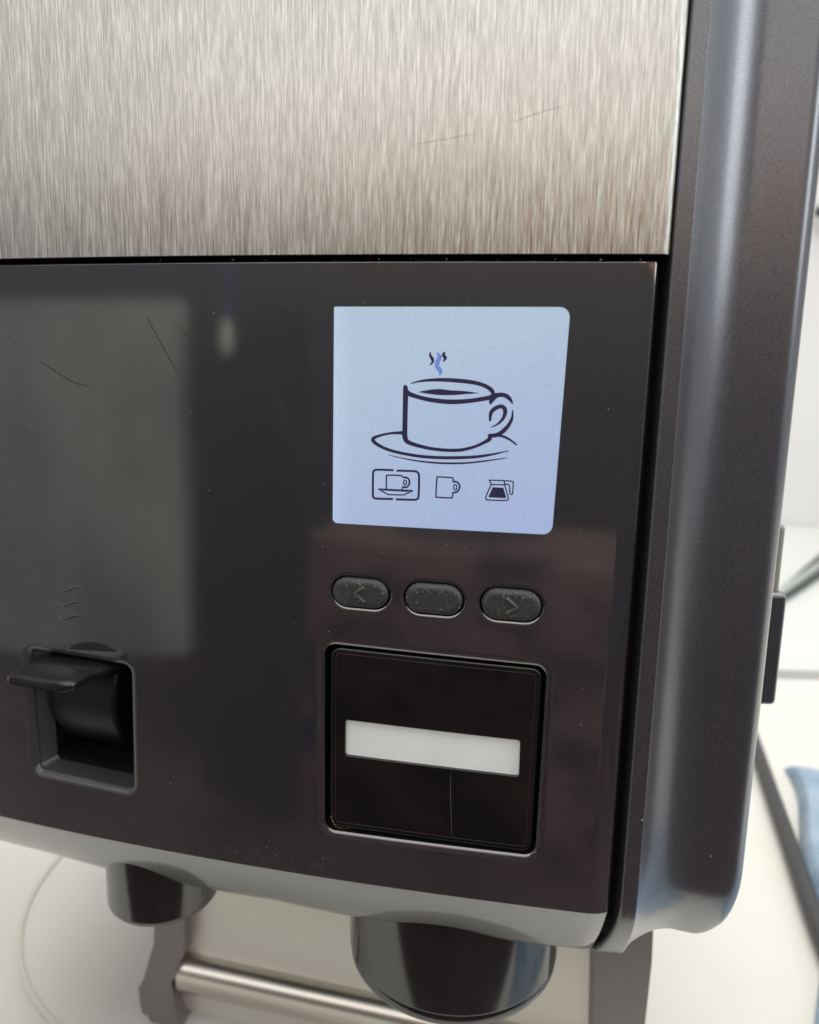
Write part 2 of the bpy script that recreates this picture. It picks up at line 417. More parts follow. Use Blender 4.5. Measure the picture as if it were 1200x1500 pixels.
for dz, dp in ROLLP: vs += [S(x-min(dp, .02)*.13*max(0, (x-.03)/.04), ZC-dz*rollH(x)/.0300, -max(dp, 0)-e) for x, e in zip(xs, ed)]
for k in range(len(ROLLP)-1):
    for i in range(n-1): fs.append((k*n+i, k*n+i+1, (k+1)*n+i+1, (k+1)*n+i))
fp.patch(vs, [f[::-1] for f in fs], None, {i: nsurf(xs[i]) for i in range(nx+1)})
front = part(fp, 'front_panel', panel_m)
part(wl, 'opening_walls', gap_m, front)
well_m = mat('slot_grey', (.045, .043, .048), .34, ior=1.75); bump(well_m, noise(well_m, 900, 2), .12, .0003)
part(sw, 'slot_surround', well_m, None, 'soft edged recess round the black lever')

# the three wavy steam lines moulded above the slot
m = MB()
def zz(x, y, X0=0, Y0=820, s=2.5): return (X0+x/s, Y0+y/s)
for y0_ in (106, 160, 210):
    wv = []
    for k in range(31):
        t = k/30; xx = 203+127*t; ph = -math.pi/2+3*math.pi*(t**.85); wv.append((xx, y0_-2+8*math.sin(ph)+6*t))
    q = [on_front(*zz(*p)) for p in wv]; n_p = len(q); vs = []; fs = []
    for k, (a, b) in enumerate(q):
        t = Vector(q[min(k+1, n_p-1)])-Vector(q[max(k-1, 0)]); t.normalize(); e = math.sin(math.pi*(k+.6)/(n_p+.2))**.6
        for o_ in (1, .5, 0, -.5, -1): vs.append(S(a-t.y*o_*.00062*e, b+t.x*o_*.00062*e, .00013*e*(1-o_*o_)-.00001))
    for k in range(n_p-1):
        for c_ in range(4): fs.append((k*5+c_, k*5+c_+1, (k+1)*5+c_+1, (k+1)*5+c_))
    m.patch(vs, fs)
part(m, 'steam_symbol', panel_m, front, 'three small raised wavy steam lines above the lever slot')

# display
m = MB(); sl = offset(ccw(densify(scr, .004)), -.0002); sheet(m, sl, (), -.0009, .006)
disp = part(m, 'display_screen', screen_m)
def zc(x, y): return on_front(520+x/4.6154, 490+y/4.6154, -.0009)
DD = -.00082
def stroke(mb, pts, w=None, n=6):
    P = [(p[0], p[1], (p[2] if len(p) > 2 else w)) for p in pts]
    sp_ = smooth_path([Vector(p) for p in P], n) if len(P) > 2 else [Vector(p) for p in P]
    vs = []; fs = []; c = len(sp_)
    for i, p in enumerate(sp_):
        t = (sp_[min(i+1, c-1)]-sp_[max(i-1, 0)]); t.z = 0; t.normalize(); nn_ = Vector((-t.y, t.x, 0)); h = max(p.z*1.18+1.6, 1)/2
        for s in (1, -1):
            q = p+nn_*h*s; x, z = zc(q.x, q.y); vs.append((x, z))
    for i in range(c-1): fs.append((2*i, 2*i+1, 2*i+3, 2*i+2))
    out = []
    for f in fs:
        a = area2([vs[k] for k in f]); out.append(f if a > 0 else f[::-1])
    mb.patch([S(x, z, DD) for x, z in vs], out, [nsurf(x) for x, z in vs])
def fill(mb, pts):
    q = ccw([zc(*p) for p in pts]); tri = tessellate_polygon([[Vector((x, z, 0)) for x, z in q]])
    fs = [t if area2([q[k] for k in t]) > 0 else t[::-1] for t in tri]
    mb.patch([S(x, z, DD+.00001) for x, z in q], [tuple(f) for f in fs], [nsurf(x) for x, z in q])
m = MB()
stroke(m, [(378, 331, 4), (450, 314, 11), (560, 306, 19), (700, 312, 23), (820, 328, 22), (890, 352, 22), (925, 378, 24), (936, 402, 20)])
stroke(m, [(338, 342, 12), (342, 372, 24), (366, 400, 26), (430, 423, 22), (520, 443, 24), (640, 455, 26), (760, 450, 24), (860, 436, 24), (915, 424, 24), (945, 405, 24)])
stroke(m, [(340, 345, 18), (343, 380, 28), (341, 500, 28), (338, 640, 28), (338, 690, 30), (350, 724, 22)])
stroke(m, [(338, 690, 28), (356, 725, 24), (430, 752, 20), (520, 772, 18), (620, 782, 18), (720, 780, 18), (810, 758, 16), (880, 726, 18), (910, 706, 24), (913, 672, 20)])
fill(m, [(426, 389), (455, 382), (490, 376), (530, 370), (570, 368), (605, 371), (635, 376), (700, 379), (760, 384), (805, 390), (842, 396), (800, 400), (740, 404), (680, 409), (610, 411), (550, 408), (490, 400)])
stroke(m, [(914, 472, 8), (922, 448, 26), (935, 425, 34), (965, 410, 26), (1010, 410, 24), (1045, 432, 22), (1067, 468, 6)])
stroke(m, [(914, 586, 12), (920, 530, 20), (948, 500, 22), (990, 486, 22), (1016, 510, 24), (1006, 560, 18), (970, 602, 11), (920, 628, 3)])
stroke(m, [(1066, 508, 4), (1064, 560, 14), (1040, 612, 20), (1000, 655, 24), (960, 678, 22), (912, 686, 24)])
stroke(m, [(905, 686, 14), (980, 684, 14), (1040, 706, 12), (1096, 748, 7)])
stroke(m, [(330, 664, 20), (240, 668, 12), (160, 686, 14), (122, 708, 20), (150, 742, 18), (230, 780, 16), (340, 807, 16), (480, 827, 17), (640, 833, 17), (800, 828, 16), (920, 812, 12), (1040, 786, 3)])
stroke(m, [(228, 814, 2), (320, 836, 5), (450, 858, 8), (600, 870, 10), (760, 868, 9), (900, 852, 7), (1030, 834, 3)])
part(m, 'cup_drawing', ink_m, disp, 'large black line drawing of a steaming cup on a saucer')
m = MB()
stroke(m, [(512, 120, 6), (509, 140, 13), (524, 165, 17), (526, 185, 13), (508, 207, 4)])
stroke(m, [(608, 119, 10), (598, 140, 16), (612, 158, 17), (598, 184, 5)])
part(m, 'steam_mark', ink_m, disp)
m = MB(); stroke(m, [(556, 121, 6), (573, 150, 23), (561, 180, 24), (555, 215, 24), (579, 247, 22), (572, 277, 6)])
part(m, 'steam_mark', blueink_m, disp, 'blue middle wisp of steam above the drawn cup')
def ell(cx, cy, rx, ry, n=14): return [(cx+rx*math.cos(2*math.pi*k/n), cy+ry*math.sin(2*math.pi*k/n)) for k in range(n+1)]
m = MB()
stroke(m, [(262, 917), (150, 914), (128, 924), (123, 945), (122, 1080), (128, 1102), (150, 1109), (258, 1112)], 11)
stroke(m, [(282, 920), (400, 924), (426, 935), (434, 962), (431, 1090), (422, 1110), (400, 1117), (278, 1114)], 11)
part(m, 'selection_frame', thin_m, disp)
m = MB()
stroke(m, [(213, 1044), (214, 965), (222, 951), (300, 953), (318, 956), (326, 968)], 7)
stroke(m, [(326, 968), (346, 966), (366, 982), (368, 1010), (350, 1032), (322, 1030)], 9); stroke(m, [(322, 1028), (321, 1048)], 6)
stroke(m, ell(339, 1001, 10, 17), 6, 2)
stroke(m, [(158, 1044), (394, 1055)], 6)
for a, b in (((158, 1044), (224, 1082)), ((224, 1082), (330, 1085)), ((330, 1085), (394, 1055)), ((185, 1050), (365, 1060))): stroke(m, [a, b], 6)
part(m, 'saucer_cup_icon', thin_m, disp)
m = MB()
stroke(m, [(664, 1000), (664, 974), (650, 968), (568, 963), (555, 974), (549, 1088), (558, 1100), (648, 1104), (660, 1098), (663, 1066)], 7)
stroke(m, [(664, 1000), (682, 994), (704, 1010), (708, 1038), (690, 1064), (663, 1068)], 9); stroke(m, ell(679, 1033, 11, 18), 6, 2)
part(m, 'mug_icon', thin_m, disp)
m = MB()
for a, b in (((908, 984), (1010, 988)), ((908, 984), (922, 1013)), ((916, 1014), (1012, 1016)), ((1011, 988), (1011, 1016)), ((1011, 988), (1056, 991))): stroke(m, [a, b], 6)
stroke(m, [(1052, 991), (1068, 996), (1071, 1006), (1066, 1072), (1058, 1080), (1049, 1074), (1045, 1024), (1035, 1014), (1011, 1010)], 6)
stroke(m, [(921, 1016), (888, 1090), (886, 1106), (900, 1118), (1015, 1122), (1032, 1116), (1036, 1100), (1013, 1016)], 6)
fill(m, [(932, 1032), (1004, 1036), (1023, 1100), (1018, 1106), (906, 1101), (904, 1094)])
part(m, 'coffee_pot_icon', ink_m, disp)

# buttons
def ontop(x, z, d, r, path, mb):             # raised mark on a button
    pp = [S(x+a, z+b, d) for a, b in path]; tube(mb, pp, r, 6)
marks = {0: [(.0016, .0026), (-.0016, .0002), (.0018, -.0026)], 1: None, 2: [(-.0016, .0026), (.0020, -.0002), (-.0014, -.0026)]}
labs = ['left rubber button with a raised arrow pointing left', 'middle rubber button, plain and dusty', 'right rubber button with a raised arrow pointing right']
for i, (x, z, hl, hh) in enumerate(btn):
    m = MB(); raised(m, stadium(x, z, hl, hh), .0016, .0019, -.004, .002); b = part(m, 'button', rubber_m, None, labs[i])
    if marks[i]:
        mm_ = MB(); ontop(x, z, .00160, .00062, marks[i], mm_); part(mm_, 'arrow_mark', mark_m, b)
    mm_ = MB()
    for k in range(90):
        a = random.uniform(-hl*.93, hl*.93); c_ = random.choice([random.uniform(-hh*.8, hh*.8), hh*random.uniform(.5, .93)])
        if abs(a) > hl-hh and math.hypot(abs(a)-(hl-hh), c_) > hh*.95: continue
        e = max(0, math.hypot(max(abs(a)-(hl-hh), 0), c_)-(hh-.0019)); d = .0016-(.0019-math.sqrt(max(.0019**2-e*e, 0)))
        s = random.choice([.00004, .00005, .00006, .00011]); an = random.uniform(0, 3.14); l_ = s*random.choice([1, 1, 2, 4])
        ux, uz = math.cos(an)*l_, math.sin(an)*l_; vx, vz = -math.sin(an)*s, math.cos(an)*s
        q = [(x+a+ux, z+c_+uz), (x+a+vx, z+c_+vz), (x+a-ux, z+c_-uz), (x+a-vx, z+c_-vz)]
        mm_.patch([S(px_, pz_, d+.00006) for px_, pz_ in q], [(0, 1, 2, 3)[::-1] if area2(q) < 0 else (0, 1, 2, 3)])
    o = part(mm_, 'dust', dust_m, b); o['kind'] = 'stuff'

# black card window with the white label strip
pl = ccw(densify(rounded(PF([(483.5, 949), (795, 982), (778, 1251), (482.5, 1211)]), .0034, 8), .005))
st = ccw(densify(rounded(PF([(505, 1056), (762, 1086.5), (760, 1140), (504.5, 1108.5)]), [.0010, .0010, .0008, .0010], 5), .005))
m = MB(); e = .0007; dP = -.0008
sheet(m, offset(pl, e), [offset(st, -.0002)], dP, .006)
rim(m, offset(pl, e), quarter(e, 4, [(e, .005)]), hole=False, d0=dP)
rim(m, offset(st, -.0002), quarter(.0002, 2, [(.0002, .0016)]), d0=dP)
win = part(m, 'label_window', gloss_m)
m = MB(); ln = ccw(offset(pl, .0019)); e2 = .00008   # fine raised line, lighter than the window, just inside its edge
rim(m, ln, [(-e2, 0), (0, -.00010), (e2, 0)], force_first=False, d0=dP+.00001); part(m, 'raised_line', mat('lighter_edge', (.028, .025, .023), .4), win)
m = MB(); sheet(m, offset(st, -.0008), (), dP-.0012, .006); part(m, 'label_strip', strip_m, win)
m = MB()
def ribbon(mb, pts, w, d, wob=0):
    q = [on_front(x, y, d) for x, y in pts]; sp_ = smooth_path([(a, b, 0) for a, b in q], 5) if len(q) > 2 else [Vector((a, b, 0)) for a, b in q]
    vs = []; n = len(sp_)
    for i, p in enumerate(sp_):
        t = (sp_[min(i+1, n-1)]-sp_[max(i-1, 0)]).normalized(); s = w*(1-.9*abs(2*i/(n-1)-1)**3)/2
        vs += [(p.x-t.y*s, p.y+t.x*s), (p.x+t.y*s, p.y-t.x*s)]
    fs = [(2*i, 2*i+1, 2*i+3, 2*i+2) for i in range(n-1)]; fs = [f if area2([vs[k] for k in f]) > 0 else f[::-1] for f in fs]
    mb.patch([S(a, b, d) for a, b in vs], fs, [nsurf(a) for a, b in vs])
ribbon(m, [(660.5, 1130), (660, 1160), (661, 1195), (661.5, 1224)], .00020, dP+.00003)
part(m, 'scratch', scr_m, win)
m = MB()
for k in range(26):
    t = k/25; px = 485+3*math.sin(t*2)+26*t*t; py = 1196+17*math.sin(min(1, t*1.4)*math.pi/2); x, z = on_front(px+random.uniform(-1, 1), py+random.uniform(-1.4, 1.4), dP)
    s = random.uniform(.00008, .0003)*(1-.5*t); q = [(x+s, z), (x, z+s), (x-s*.8, z), (x, z-s)]
    m.patch([S(a, b, dP+.00005) for a, b in q], [(0, 1, 2, 3)])
o = part(m, 'crumbs', mat('tan_crumbs', (.55, .36, .2), .9), win); o['kind'] = 'stuff'

# lever in its slot: a drum with a paddle
x0, z0 = on_front(124, 1030, -.006); n0 = nsurf(x0); t0 = Vector((-n0.y, n0.x, 0)); up = Vector((0, 0, 1))
m = MB(); rad = .028; cen = S(x0-.0009, z0+.0002, -.0335); hw = .0146
vs = []; fs = []; A = [R(-42+ (42+60)*k/24) for k in range(25)]
offs = [-hw, -hw+.0004, -hw+.0012, hw-.0018, hw-.0006, hw]; rr = [-.0014, -.0005, 0, 0, -.0006, -.0018]
for o_, q in zip(offs, rr):
    vs += [cen+t0*o_+n0*((rad+q)*math.cos(a))+up*((rad+q)*math.sin(a)) for a in A]
for j in range(len(offs)-1):
    for i in range(24): fs.append((j*25+i, (j+1)*25+i, (j+1)*25+i+1, j*25+i+1))
m.patch(vs, fs)
m.patch([cen+t0*-hw]+vs[:25], [(0, i+1, i+2)[::-1] for i in range(24)]); m.patch([cen+t0*hw]+vs[-25:], [(0, i+1, i+2) for i in range(24)])
lev_m = mat('lever_black', (.010, .0098, .009), .26, ior=1.55); drum_m = mat('drum_black', (.007, .0068, .0065), .42, ior=1.45); bump(lev_m, noise(lev_m, 700, 2), .06, .0003)
tap = part(m, 'tap_lever', drum_m, None, 'black rotary lever with a flat thumb paddle sticking out of the slot')
# paddle
m = MB(); zp = None
xa, za = on_front(3, 999, .0185); xb, zb = on_front(101, 1008, .0185)
PL, PR = S(xa, za, .0185), S(xb, zb, .0185); mid = (PL+PR)/2
sec = []; NS = 18
for k in range(NS+1):
    t = k/NS; d = .0185*(1-t)-.008*t
    half = ((PR-PL).length/2)*(1+.16*max(0, (t-.5))**1.5*2); th = .0023+.0006*t; rise = -.0004*t+.0006*math.sin(t*math.pi)
    if t < .17: q = math.sqrt(max(0, 1-((.17-t)/.17)**2)); half *= .78+.22*q; th *= .62+.38*q
    c_ = mid+n0*(d-.0185)+up*rise+t0*(.0010*t+.0040*max(0, t-.45)); ring = []
    for j in range(28):
        a = 2*math.pi*j/28; ca, sa = math.cos(a), math.sin(a)
        ring.append(c_+t0*(half*abs(ca)**.42*(1 if ca >= 0 else -1))+up*(th*abs(sa)**.65*(1 if sa >= 0 else -1)))
    sec.append(ring)
vs = [p for r_ in sec for p in r_]; fs = [tuple(range(28))]
for k in range(NS):
    for j in range(28):
        jj = (j+1) % 28; fs.append((k*28+j, (k+1)*28+j, (k+1)*28+jj, k*28+jj))
m.patch(vs, fs); part(m, 'paddle', lev_m, tap)
m = sb; sheet(m, offset(ccw(densify(slot, .003)), -.004), (), -.0305, .006); part(m, 'slot_backing', gap_m)
# flat dark hump-shaped patch set on the panel above the slot
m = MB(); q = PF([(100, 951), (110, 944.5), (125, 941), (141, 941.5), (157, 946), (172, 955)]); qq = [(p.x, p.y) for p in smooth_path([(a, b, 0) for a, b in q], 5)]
qq = ccw(qq); sheet(m, qq, (), .00012, .003); rim(m, qq, [(0, 0), (.0002, .0002)], hole=False, d0=.00012); part(m, 'dark_hump', mat('hump_dark', (.020, .020, .023), .35), front)

# brushed steel cover
m = MB(); zb_ = .0343; xr = .0742; er_ = .0027
outl = densify([(XL, zb_+.0003), (xr-er_, zb_+.0003), (xr-er_, .20), (XL, .20)], .006); sheet(m, outl, (), .0004, .006)
pth = [(xr-er_, zb_+.0003+(.20-zb_)*k/40) for k in range(41)]; dr = [(1, 0)]*41
def strip2(mb, path, dirs, prof, d0):
    n = len(path); vs = []; fs = []
    for o, dp in prof: vs += [S(p[0]+q[0]*o, p[1]+q[1]*o, d0-dp) for p, q in zip(path, dirs)]
    for k in range(len(prof)-1):
        for i in range(n-1): fs.append((k*n+i, k*n+i+1, (k+1)*n+i+1, (k+1)*n+i)[::-1])
    mb.patch(vs, fs, None, {i: nsurf(path[i][0]) for i in range(n)})
strip2(m, pth, dr, quarter(er_, 6, [(er_, .012)]), .0004)
pth = [(xr-er_+(XL-xr+er_)*k/60, zb_+.0003) for k in range(61)][::-1]
steel = part(m, 'steel_cover', steel_m)
m = MB(); strip2(m, pth, [(0, -1)]*61, quarter(.0002, 2, [(.0002, .0145)]), .0004); part(m, 'underside', gap_m, steel)  # steel edge coloured black, putting the shade of the joint into it
m = MB()
for k in range(60):
    t = random.random()**.8; py = 190+180*t if k > 22 else 300+70*random.random(); px = 989-(py)*.076+random.uniform(-1, 1)*1.0
    x, z = on_front(px-.5, py, .0004); s = random.uniform(.00006, .00016); h = s*random.choice([1, 2, 3])
    m.patch([S(x-s, z-h, .00046), S(x+s, z-h, .00046), S(x+s, z+h, .00046), S(x-s, z+h, .00046)], [(0, 1, 2, 3)])
o = part(m, 'residue_spots', rust_m, steel); o['kind'] = 'stuff'
m = MB()
ribbon(m, [(600, 213), (655, 203), (700, 195)], .00010, .00046); ribbon(m, [(745, 182), (780, 168), (835, 152)], .00010, .00046)
part(m, 'scratch', mat('steel_scratch', (.34, .33, .31), .5), steel)

# scratches and dust on the front panel
m = MB()
ribbon(m, [(55, 527), (80, 543), (108, 560), (138, 568)], .00035, .00004); ribbon(m, [(214, 462), (226, 485), (245, 520), (263, 551)], .00030, .00004)
ribbon(m, [(250, 468), (265, 482), (282, 502)], .00018, .00004); ribbon(m, [(148, 468), (158, 482)], .0002, .00004)
ribbon(m, [(205, 462), (236, 495)], .00012, .00004)
part(m, 'scratch', scrd_m, front)
m = MB()
for k in range(280):
    if k < 60: px = random.uniform(300, 485); py = random.gauss(1238+(px-300)*.14, 9); s = random.uniform(.00003, .00010)
    elif k < 110: px = random.uniform(470, 830); py = random.gauss(880+(px-600)*.09, 34); s = random.uniform(.00003, .00008)
    elif k < 150: px = random.uniform(20, 950); py = 378+random.uniform(0, 3); s = random.uniform(.00005, .00014)
    else: px = random.uniform(5, 940); py = random.uniform(395, 1290); s = random.uniform(.00004, .00013)
    x, z = on_front(px, py)
    if x > .0675: continue
    d = .00006 if k < 110 or k >= 150 else -.0008
    an = random.uniform(0, 3.14); l_ = s*random.choice([1, 1, 1, 2, 3]); ux, uz, vx, vz = math.cos(an)*l_, math.sin(an)*l_, -math.sin(an)*s, math.cos(an)*s
    q = [(x+ux, z+uz), (x+vx, z+vz), (x-ux, z-uz), (x-vx, z-vz)]
    if area2(q) < 0: q.reverse()
    bad = False
    for l in (hs, hh_, hl_, *hb):
        xs_ = [p[0] for p in l]; zs_ = [p[1] for p in l]
        if min(xs_) < x < max(xs_) and min(zs_) < z < max(zs_): bad = True
    if bad: continue
    m.patch([S(a, b, d) for a, b in q], [(0, 1, 2, 3)])
o = part(m, 'dust', dust_m, front); o['kind'] = 'stuff'

m = MB()
for k in range(26):
    px = random.gauss(650, 90) if k < 14 else random.uniform(320, 480); py = random.gauss(915, 22)+(px-600)*.09 if k < 14 else random.gauss(1245, 14)+(px-300)*.12
    a = random.uniform(-.9, .9); l_ = random.uniform(3, 9); pts = [(px+l_*(t-.5)*math.cos(a), py+l_*(t-.5)*math.sin(a)+random.uniform(-.3, .3)) for t in (0, .5, 1)]
    c_ = [on_front(*p) for p in pts]
    if any(min(p[0] for p in l) < q[0] < max(p[0] for p in l) and min(p[1] for p in l) < q[1] < max(p[1] for p in l) for l in (hs, hh_, hl_, *hb) for q in c_): continue
    ribbon(m, pts, random.uniform(.00005, .00010), .00003)
o = part(m, 'fine_scuffs', mat('scuff', (.13, .125, .12), .6), front); o['kind'] = 'stuff'
# dark body behind the skins
m = MB(); n = 40; vs = []
xs = [XL+(.078-XL)*k/n for k in range(n+1)]
for z in (-.193, .20): vs += [S(x, z, -.0125 if z > 0 else -.034) for x in xs]
vs += [S(x, -.17, -.0345) for x in xs]
n1 = n+1
fs = []
for i in range(n): fs.append((2*n1+i, 2*n1+i+1, n1+i+1, n1+i))
m.patch([S(x, -.196, -.034) for x in xs]+[S(x, .20, -.034) for x in xs], [(i, i+1, n1+i+1, n1+i) for i in range(n)])
m.patch([S(x, .0250, -.0135) for x in xs]+[S(x, .045, -.0135) for x in xs], [(i, i+1, n1+i+1, n1+i) for i in range(n)])
m.patch([S(x, -.197, -.012) for x in xs[-6:]]+[S(x, .20, -.012) for x in xs[-6:]], [(i, i+1, 7+i, 6+i) for i in range(5)])
prism(m, [Vector((XL, .345, CZ-.196)), Vector((.118, .27, CZ-.196)), Vector((.118, .27, CZ+.20)), Vector((XL, .345, CZ+.20))],
      [Vector((XL, .62, CZ-.196)), Vector((.118, .56, CZ-.196)), Vector((.118, .56, CZ+.20)), Vector((XL, .62, CZ+.20))])
part(m, 'body', gap_m)

# right side frame: flat band, ridge, cove, broad outer face, rounded outer corner
plan = [(74.7, 262), (74.7, 240), (74.75, 239.0), (75.1, 238.35), (75.8, 238.05), (77.5, 237.75), (79.3, 237.45), (79.75, 237.45), (80.05, 237.7), (80.35, 238.2),
        (81.4, 239.6), (83.0, 241.6), (84.7, 243.3), (86.6, 244.9), (88.8, 246.5), (91.2, 248.0), (93.6, 249.3), (96.5, 250.4), (99.5, 251.1), (102, 251.3), (105, 251.1), (108, 250.5), (111.5, 249.8), (114.5, 249.3), (116.6, 249.3),
        (118.6, 250.0), (120.6, 251.6), (122.2, 254.0), (123.2, 257.2), (123.7, 261), (124.0, 266), (124.2, 280), (124.2, 420)]
def fx(z):                                   # slight inward drift of the outer face near the foot
    return 0
st_ = [(.20-(.20+.150)*k/16, 0, 0) for k in range(17)]+[(z, 0, 0) for z in (-.158, -.165, -.170)]
st_ += [(ZC+.0075, .00002, 1), (ZC+.0045, .00018, 1), (ZC+.002, .00045, 1), (ZC, .0008, 1), (ZC-.0025, .0015, 1), (ZC-.0055, .0026, 1)]
for dz, dp in ROLLP[5:]: st_.append((ZC-dz, dp, 1))
vs = []; fs = []; n = len(plan)
for z, dp, kk in st_:
    bot = ZC-.0300
    for x, y in plan:
        X, Y = x/1000, y/1000; zz_ = z
        if x > 104:                          # rounded lower outer corner
            u = (X-.104)/.0202; r = .014; h = zz_-bot
            if h < r: X -= u*(r-math.sqrt(max(0, r*r-(r-max(h, 0))**2)))*.62
        q = min(1, max(0, (x-113)/11)); q = q*q*(3-2*q); set_ = dp*(1-.10*q)
        vs.append(Vector((X+min(dp, .02)*(-.13+.25*min(1, (x-74.7)/5.3))*max(0, min(1, (110-x)/20)) if x < 110 else X, Y+set_, zz_+CZ)))
for k in range(len(st_)-1):
    for i in range(n-1): fs.append((k*n+i, k*n+i+1, (k+1)*n+i+1, (k+1)*n+i)[::-1])
m = MB(); m.patch(vs, fs)
frame = part(m, 'side_frame', frame_m)
m = MB()
for (px, py, s) in ((1041, 1254, .0003), (1037, 1250, .00012), (1043, 1256, .00015), (1036, 1234, .0001), (1049, 1262, .0001)):
    P = on_depth(px, py, .2492-.0008); m.patch([P+Vector((s, 0, 0)), P+Vector((0, 0, s)), P-Vector((s, 0, 0)), P-Vector((0, 0, s))], [(0, 1, 2, 3)])
P = on_depth(941, 1201, .2368); m.patch([P+Vector((.0003, 0, 0)), P+Vector((0, 0, .0005)), P-Vector((.0003, 0, 0)), P-Vector((0, 0, .0005))], [(0, 1, 2, 3)])
o = part(m, 'flecks', dust_m, frame); o['kind'] = 'stuff'

# latch and hinge piece on the right side
m = MB(); a = on_depth(1149, 870, .285); b = on_depth(1131, 1034, .285)
box(m, (.120, .285, b.z), (a.x+.0018, .330, a.z), .002); part(m, 'side_latch', frame_m, None, 'dark oblong latch on the right flank')
m = MB(); a = on_depth(1144, 769, .30); b = on_depth(1138, 870, .30)
box(m, (.120, .300, b.z-.01), (a.x+.0026, .340, a.z), .002); part(m, 'hinge_block', mat('grey_hinge', (.30, .30, .25), .5), None, 'grey block above the latch')

# nozzles
m = MB(); c = on_depth(663, 1400, .302); r = (on_depth(811, 1400, .302).x-on_depth(510, 1385, .302).x)/2; zc_ = on_depth(663, 1483, .262).z
lathe(m, c.x, .304, [(r*.97, zc_+.045), (r, zc_+.03), (r, zc_+.0012), (r-.0002, zc_+.0005), (r-.0009, zc_), (r-.0009, zc_-.0004), (r-.0005, zc_-.0010), (r-.0006, zc_-.0032), (r-.0016, zc_-.0050), (r-.0035, zc_-.0064), (r-.0065, zc_-.0070), (r-.0075, zc_-.004), (r-.008, zc_+.03)])
part(m, 'spout', nozzle_m, None, 'large glossy black round spout under the display')
m = MB(); c = on_depth(241, 1307, .305); r = (on_depth(320, 1310, .305).x-on_depth(163, 1300, .305).x)/2; zc_ = on_depth(241, 1354, .284).z
lathe(m, c.x, .305, [(r, zc_+.04), (r, zc_+.002), (r*.985, zc_+.0005), (r*.95, zc_-.0006), (r*.85, zc_-.0008), (r*.84, zc_+.03)])
part(m, 'spout', nozzle_m, None, 'small glossy black round spout below the lever')

# back column: steel splash plate, rib, dark side posts
KP, Y0 = -.2425, .3502
def on_plate(px, py, back=0): return on_depth(px, py, Y0+back, KP)
nP = Vector((KP, -1, 0)).normalized()
m = MB()
q0, q1 = on_plate(262, 1400, .004), on_plate(874, 1400, .004)
def platept(X, z, o=0): return Vector((X, Y0+.004+KP*X, z))+nP*o
zt = CZ-.19
m.patch([platept(q0.x-.01, .004), platept(q1.x+.01, .004), platept(q1.x+.01, zt), platept(q0.x-.01, zt)], [(0, 1, 2, 3)])
m.patch([platept(q0.x-.01, .004, -.002), platept(q1.x+.01, .004, -.002), platept(q1.x+.01, zt, -.002), platept(q0.x-.01, zt, -.002)], [(3, 2, 1, 0)])
plate = part(m, 'splash_plate', plate_m)
zr = CZ-.3305; m = MB(); vs = []; fs = []; nr = 14
for X in (q0.x+.0035, q1.x+.005):
    for k in range(nr+1):
        a = -math.pi/2+math.pi*k/nr; vs.append(platept(X, zr+.0112*math.sin(a), .0100*max(0, math.cos(a))**.8))
fs = [(k, k+nr+1, k+nr+2, k+1) for k in range(nr)]
m.patch(vs, fs); part(m, 'plate_rib', mat('polished_rib', (.70, .66, .60), .28, metal=1), plate)
left_poly = [(221, 1320), (226, 1345), (226, 1360), (225, 1383), (217, 1410), (210, 1435), (203, 1447), (205, 1470), (209, 1485), (217, 1488), (221, 1500), (232, 1560), (290, 1560), (262, 1500), (259, 1492), (255, 1470), (251, 1440), (259, 1427), (262, 1410), (269, 1400), (270, 1360), (270, 1320)]
m = MB(); fr = [on_plate(x, y, -.006) for x, y in left_poly][::1]; bk = [p+Vector((.003, .02, 0)) for p in fr]
fr2 = fr[::-1] if False else fr
prism(m, fr, bk); part(m, 'left_post', post_m, None, 'dark bent left post beside the splash plate')
m = MB(); rp = [(880, 1300), (871.5, 1390), (870.5, 1445), (869, 1510), (868, 1580), (935, 1590), (944, 1510), (955, 1410), (960, 1300)]
fr = [on_plate(x, y, -.006) for x, y in rp]; bk = [p+Vector((.0, .03, 0)) for p in fr]
prism(m, fr, bk); part(m, 'right_post', post_m, None, 'dark straight right post beside the splash plate')

# ------------------------------------------------------------ things around the machine
cab_m = mat('dark_cable', (.035, .045, .045), .5)
def cable(name, pts, r, material, label, cat='cable', group=None):
    m = MB(); tube(m, smooth_path(pts, 8), r, 12); o = m.build(name, material); prop(o, label, cat, group); return o
P = on_level
cable('power_cable', [P(1060, 960, .0065), P(1103, 1082, .0065), P(1130, 1160, .0065), P(1160, 1245, .0065), P(1198, 1355, .0065), P(1250, 1480, .0065)], .0063, mat('grey_rubber_cable', (.05, .05, .052), .55),
      'thick dark grey cable running diagonally down the counter right of the machine')
cable('thin_cable', [P(1120, 884, .003), P(1160, 852, .003), P(1200, 817, .003), P(1260, 770, .003)], .0042, cab_m, 'upper of the two thin dark green cables behind the latch')
cable('thin_cable', [P(1130, 884, .003), P(1155, 871, .003), P(1200, 842, .003), P(1270, 795, .003)], .0048, cab_m, 'lower of the two thin dark green cables behind the latch')
cable('pale_cable', [P(1115, 888, .006), P(1155, 861, .006), P(1200, 829, .006), P(1265, 783, .006)], .0075, mat('pale_cable', (.42, .45, .43), .5), 'pale grey hose between the two thin dark cables')
cable('wall_cable', [on_depth(1196, 308, 1.9), on_depth(1206, 312, 1.9), on_depth(1240, 330, 1.9), on_depth(1300, 300, 1.9)], .012, cab_m, 'short dark cable against the white wall at the right edge')

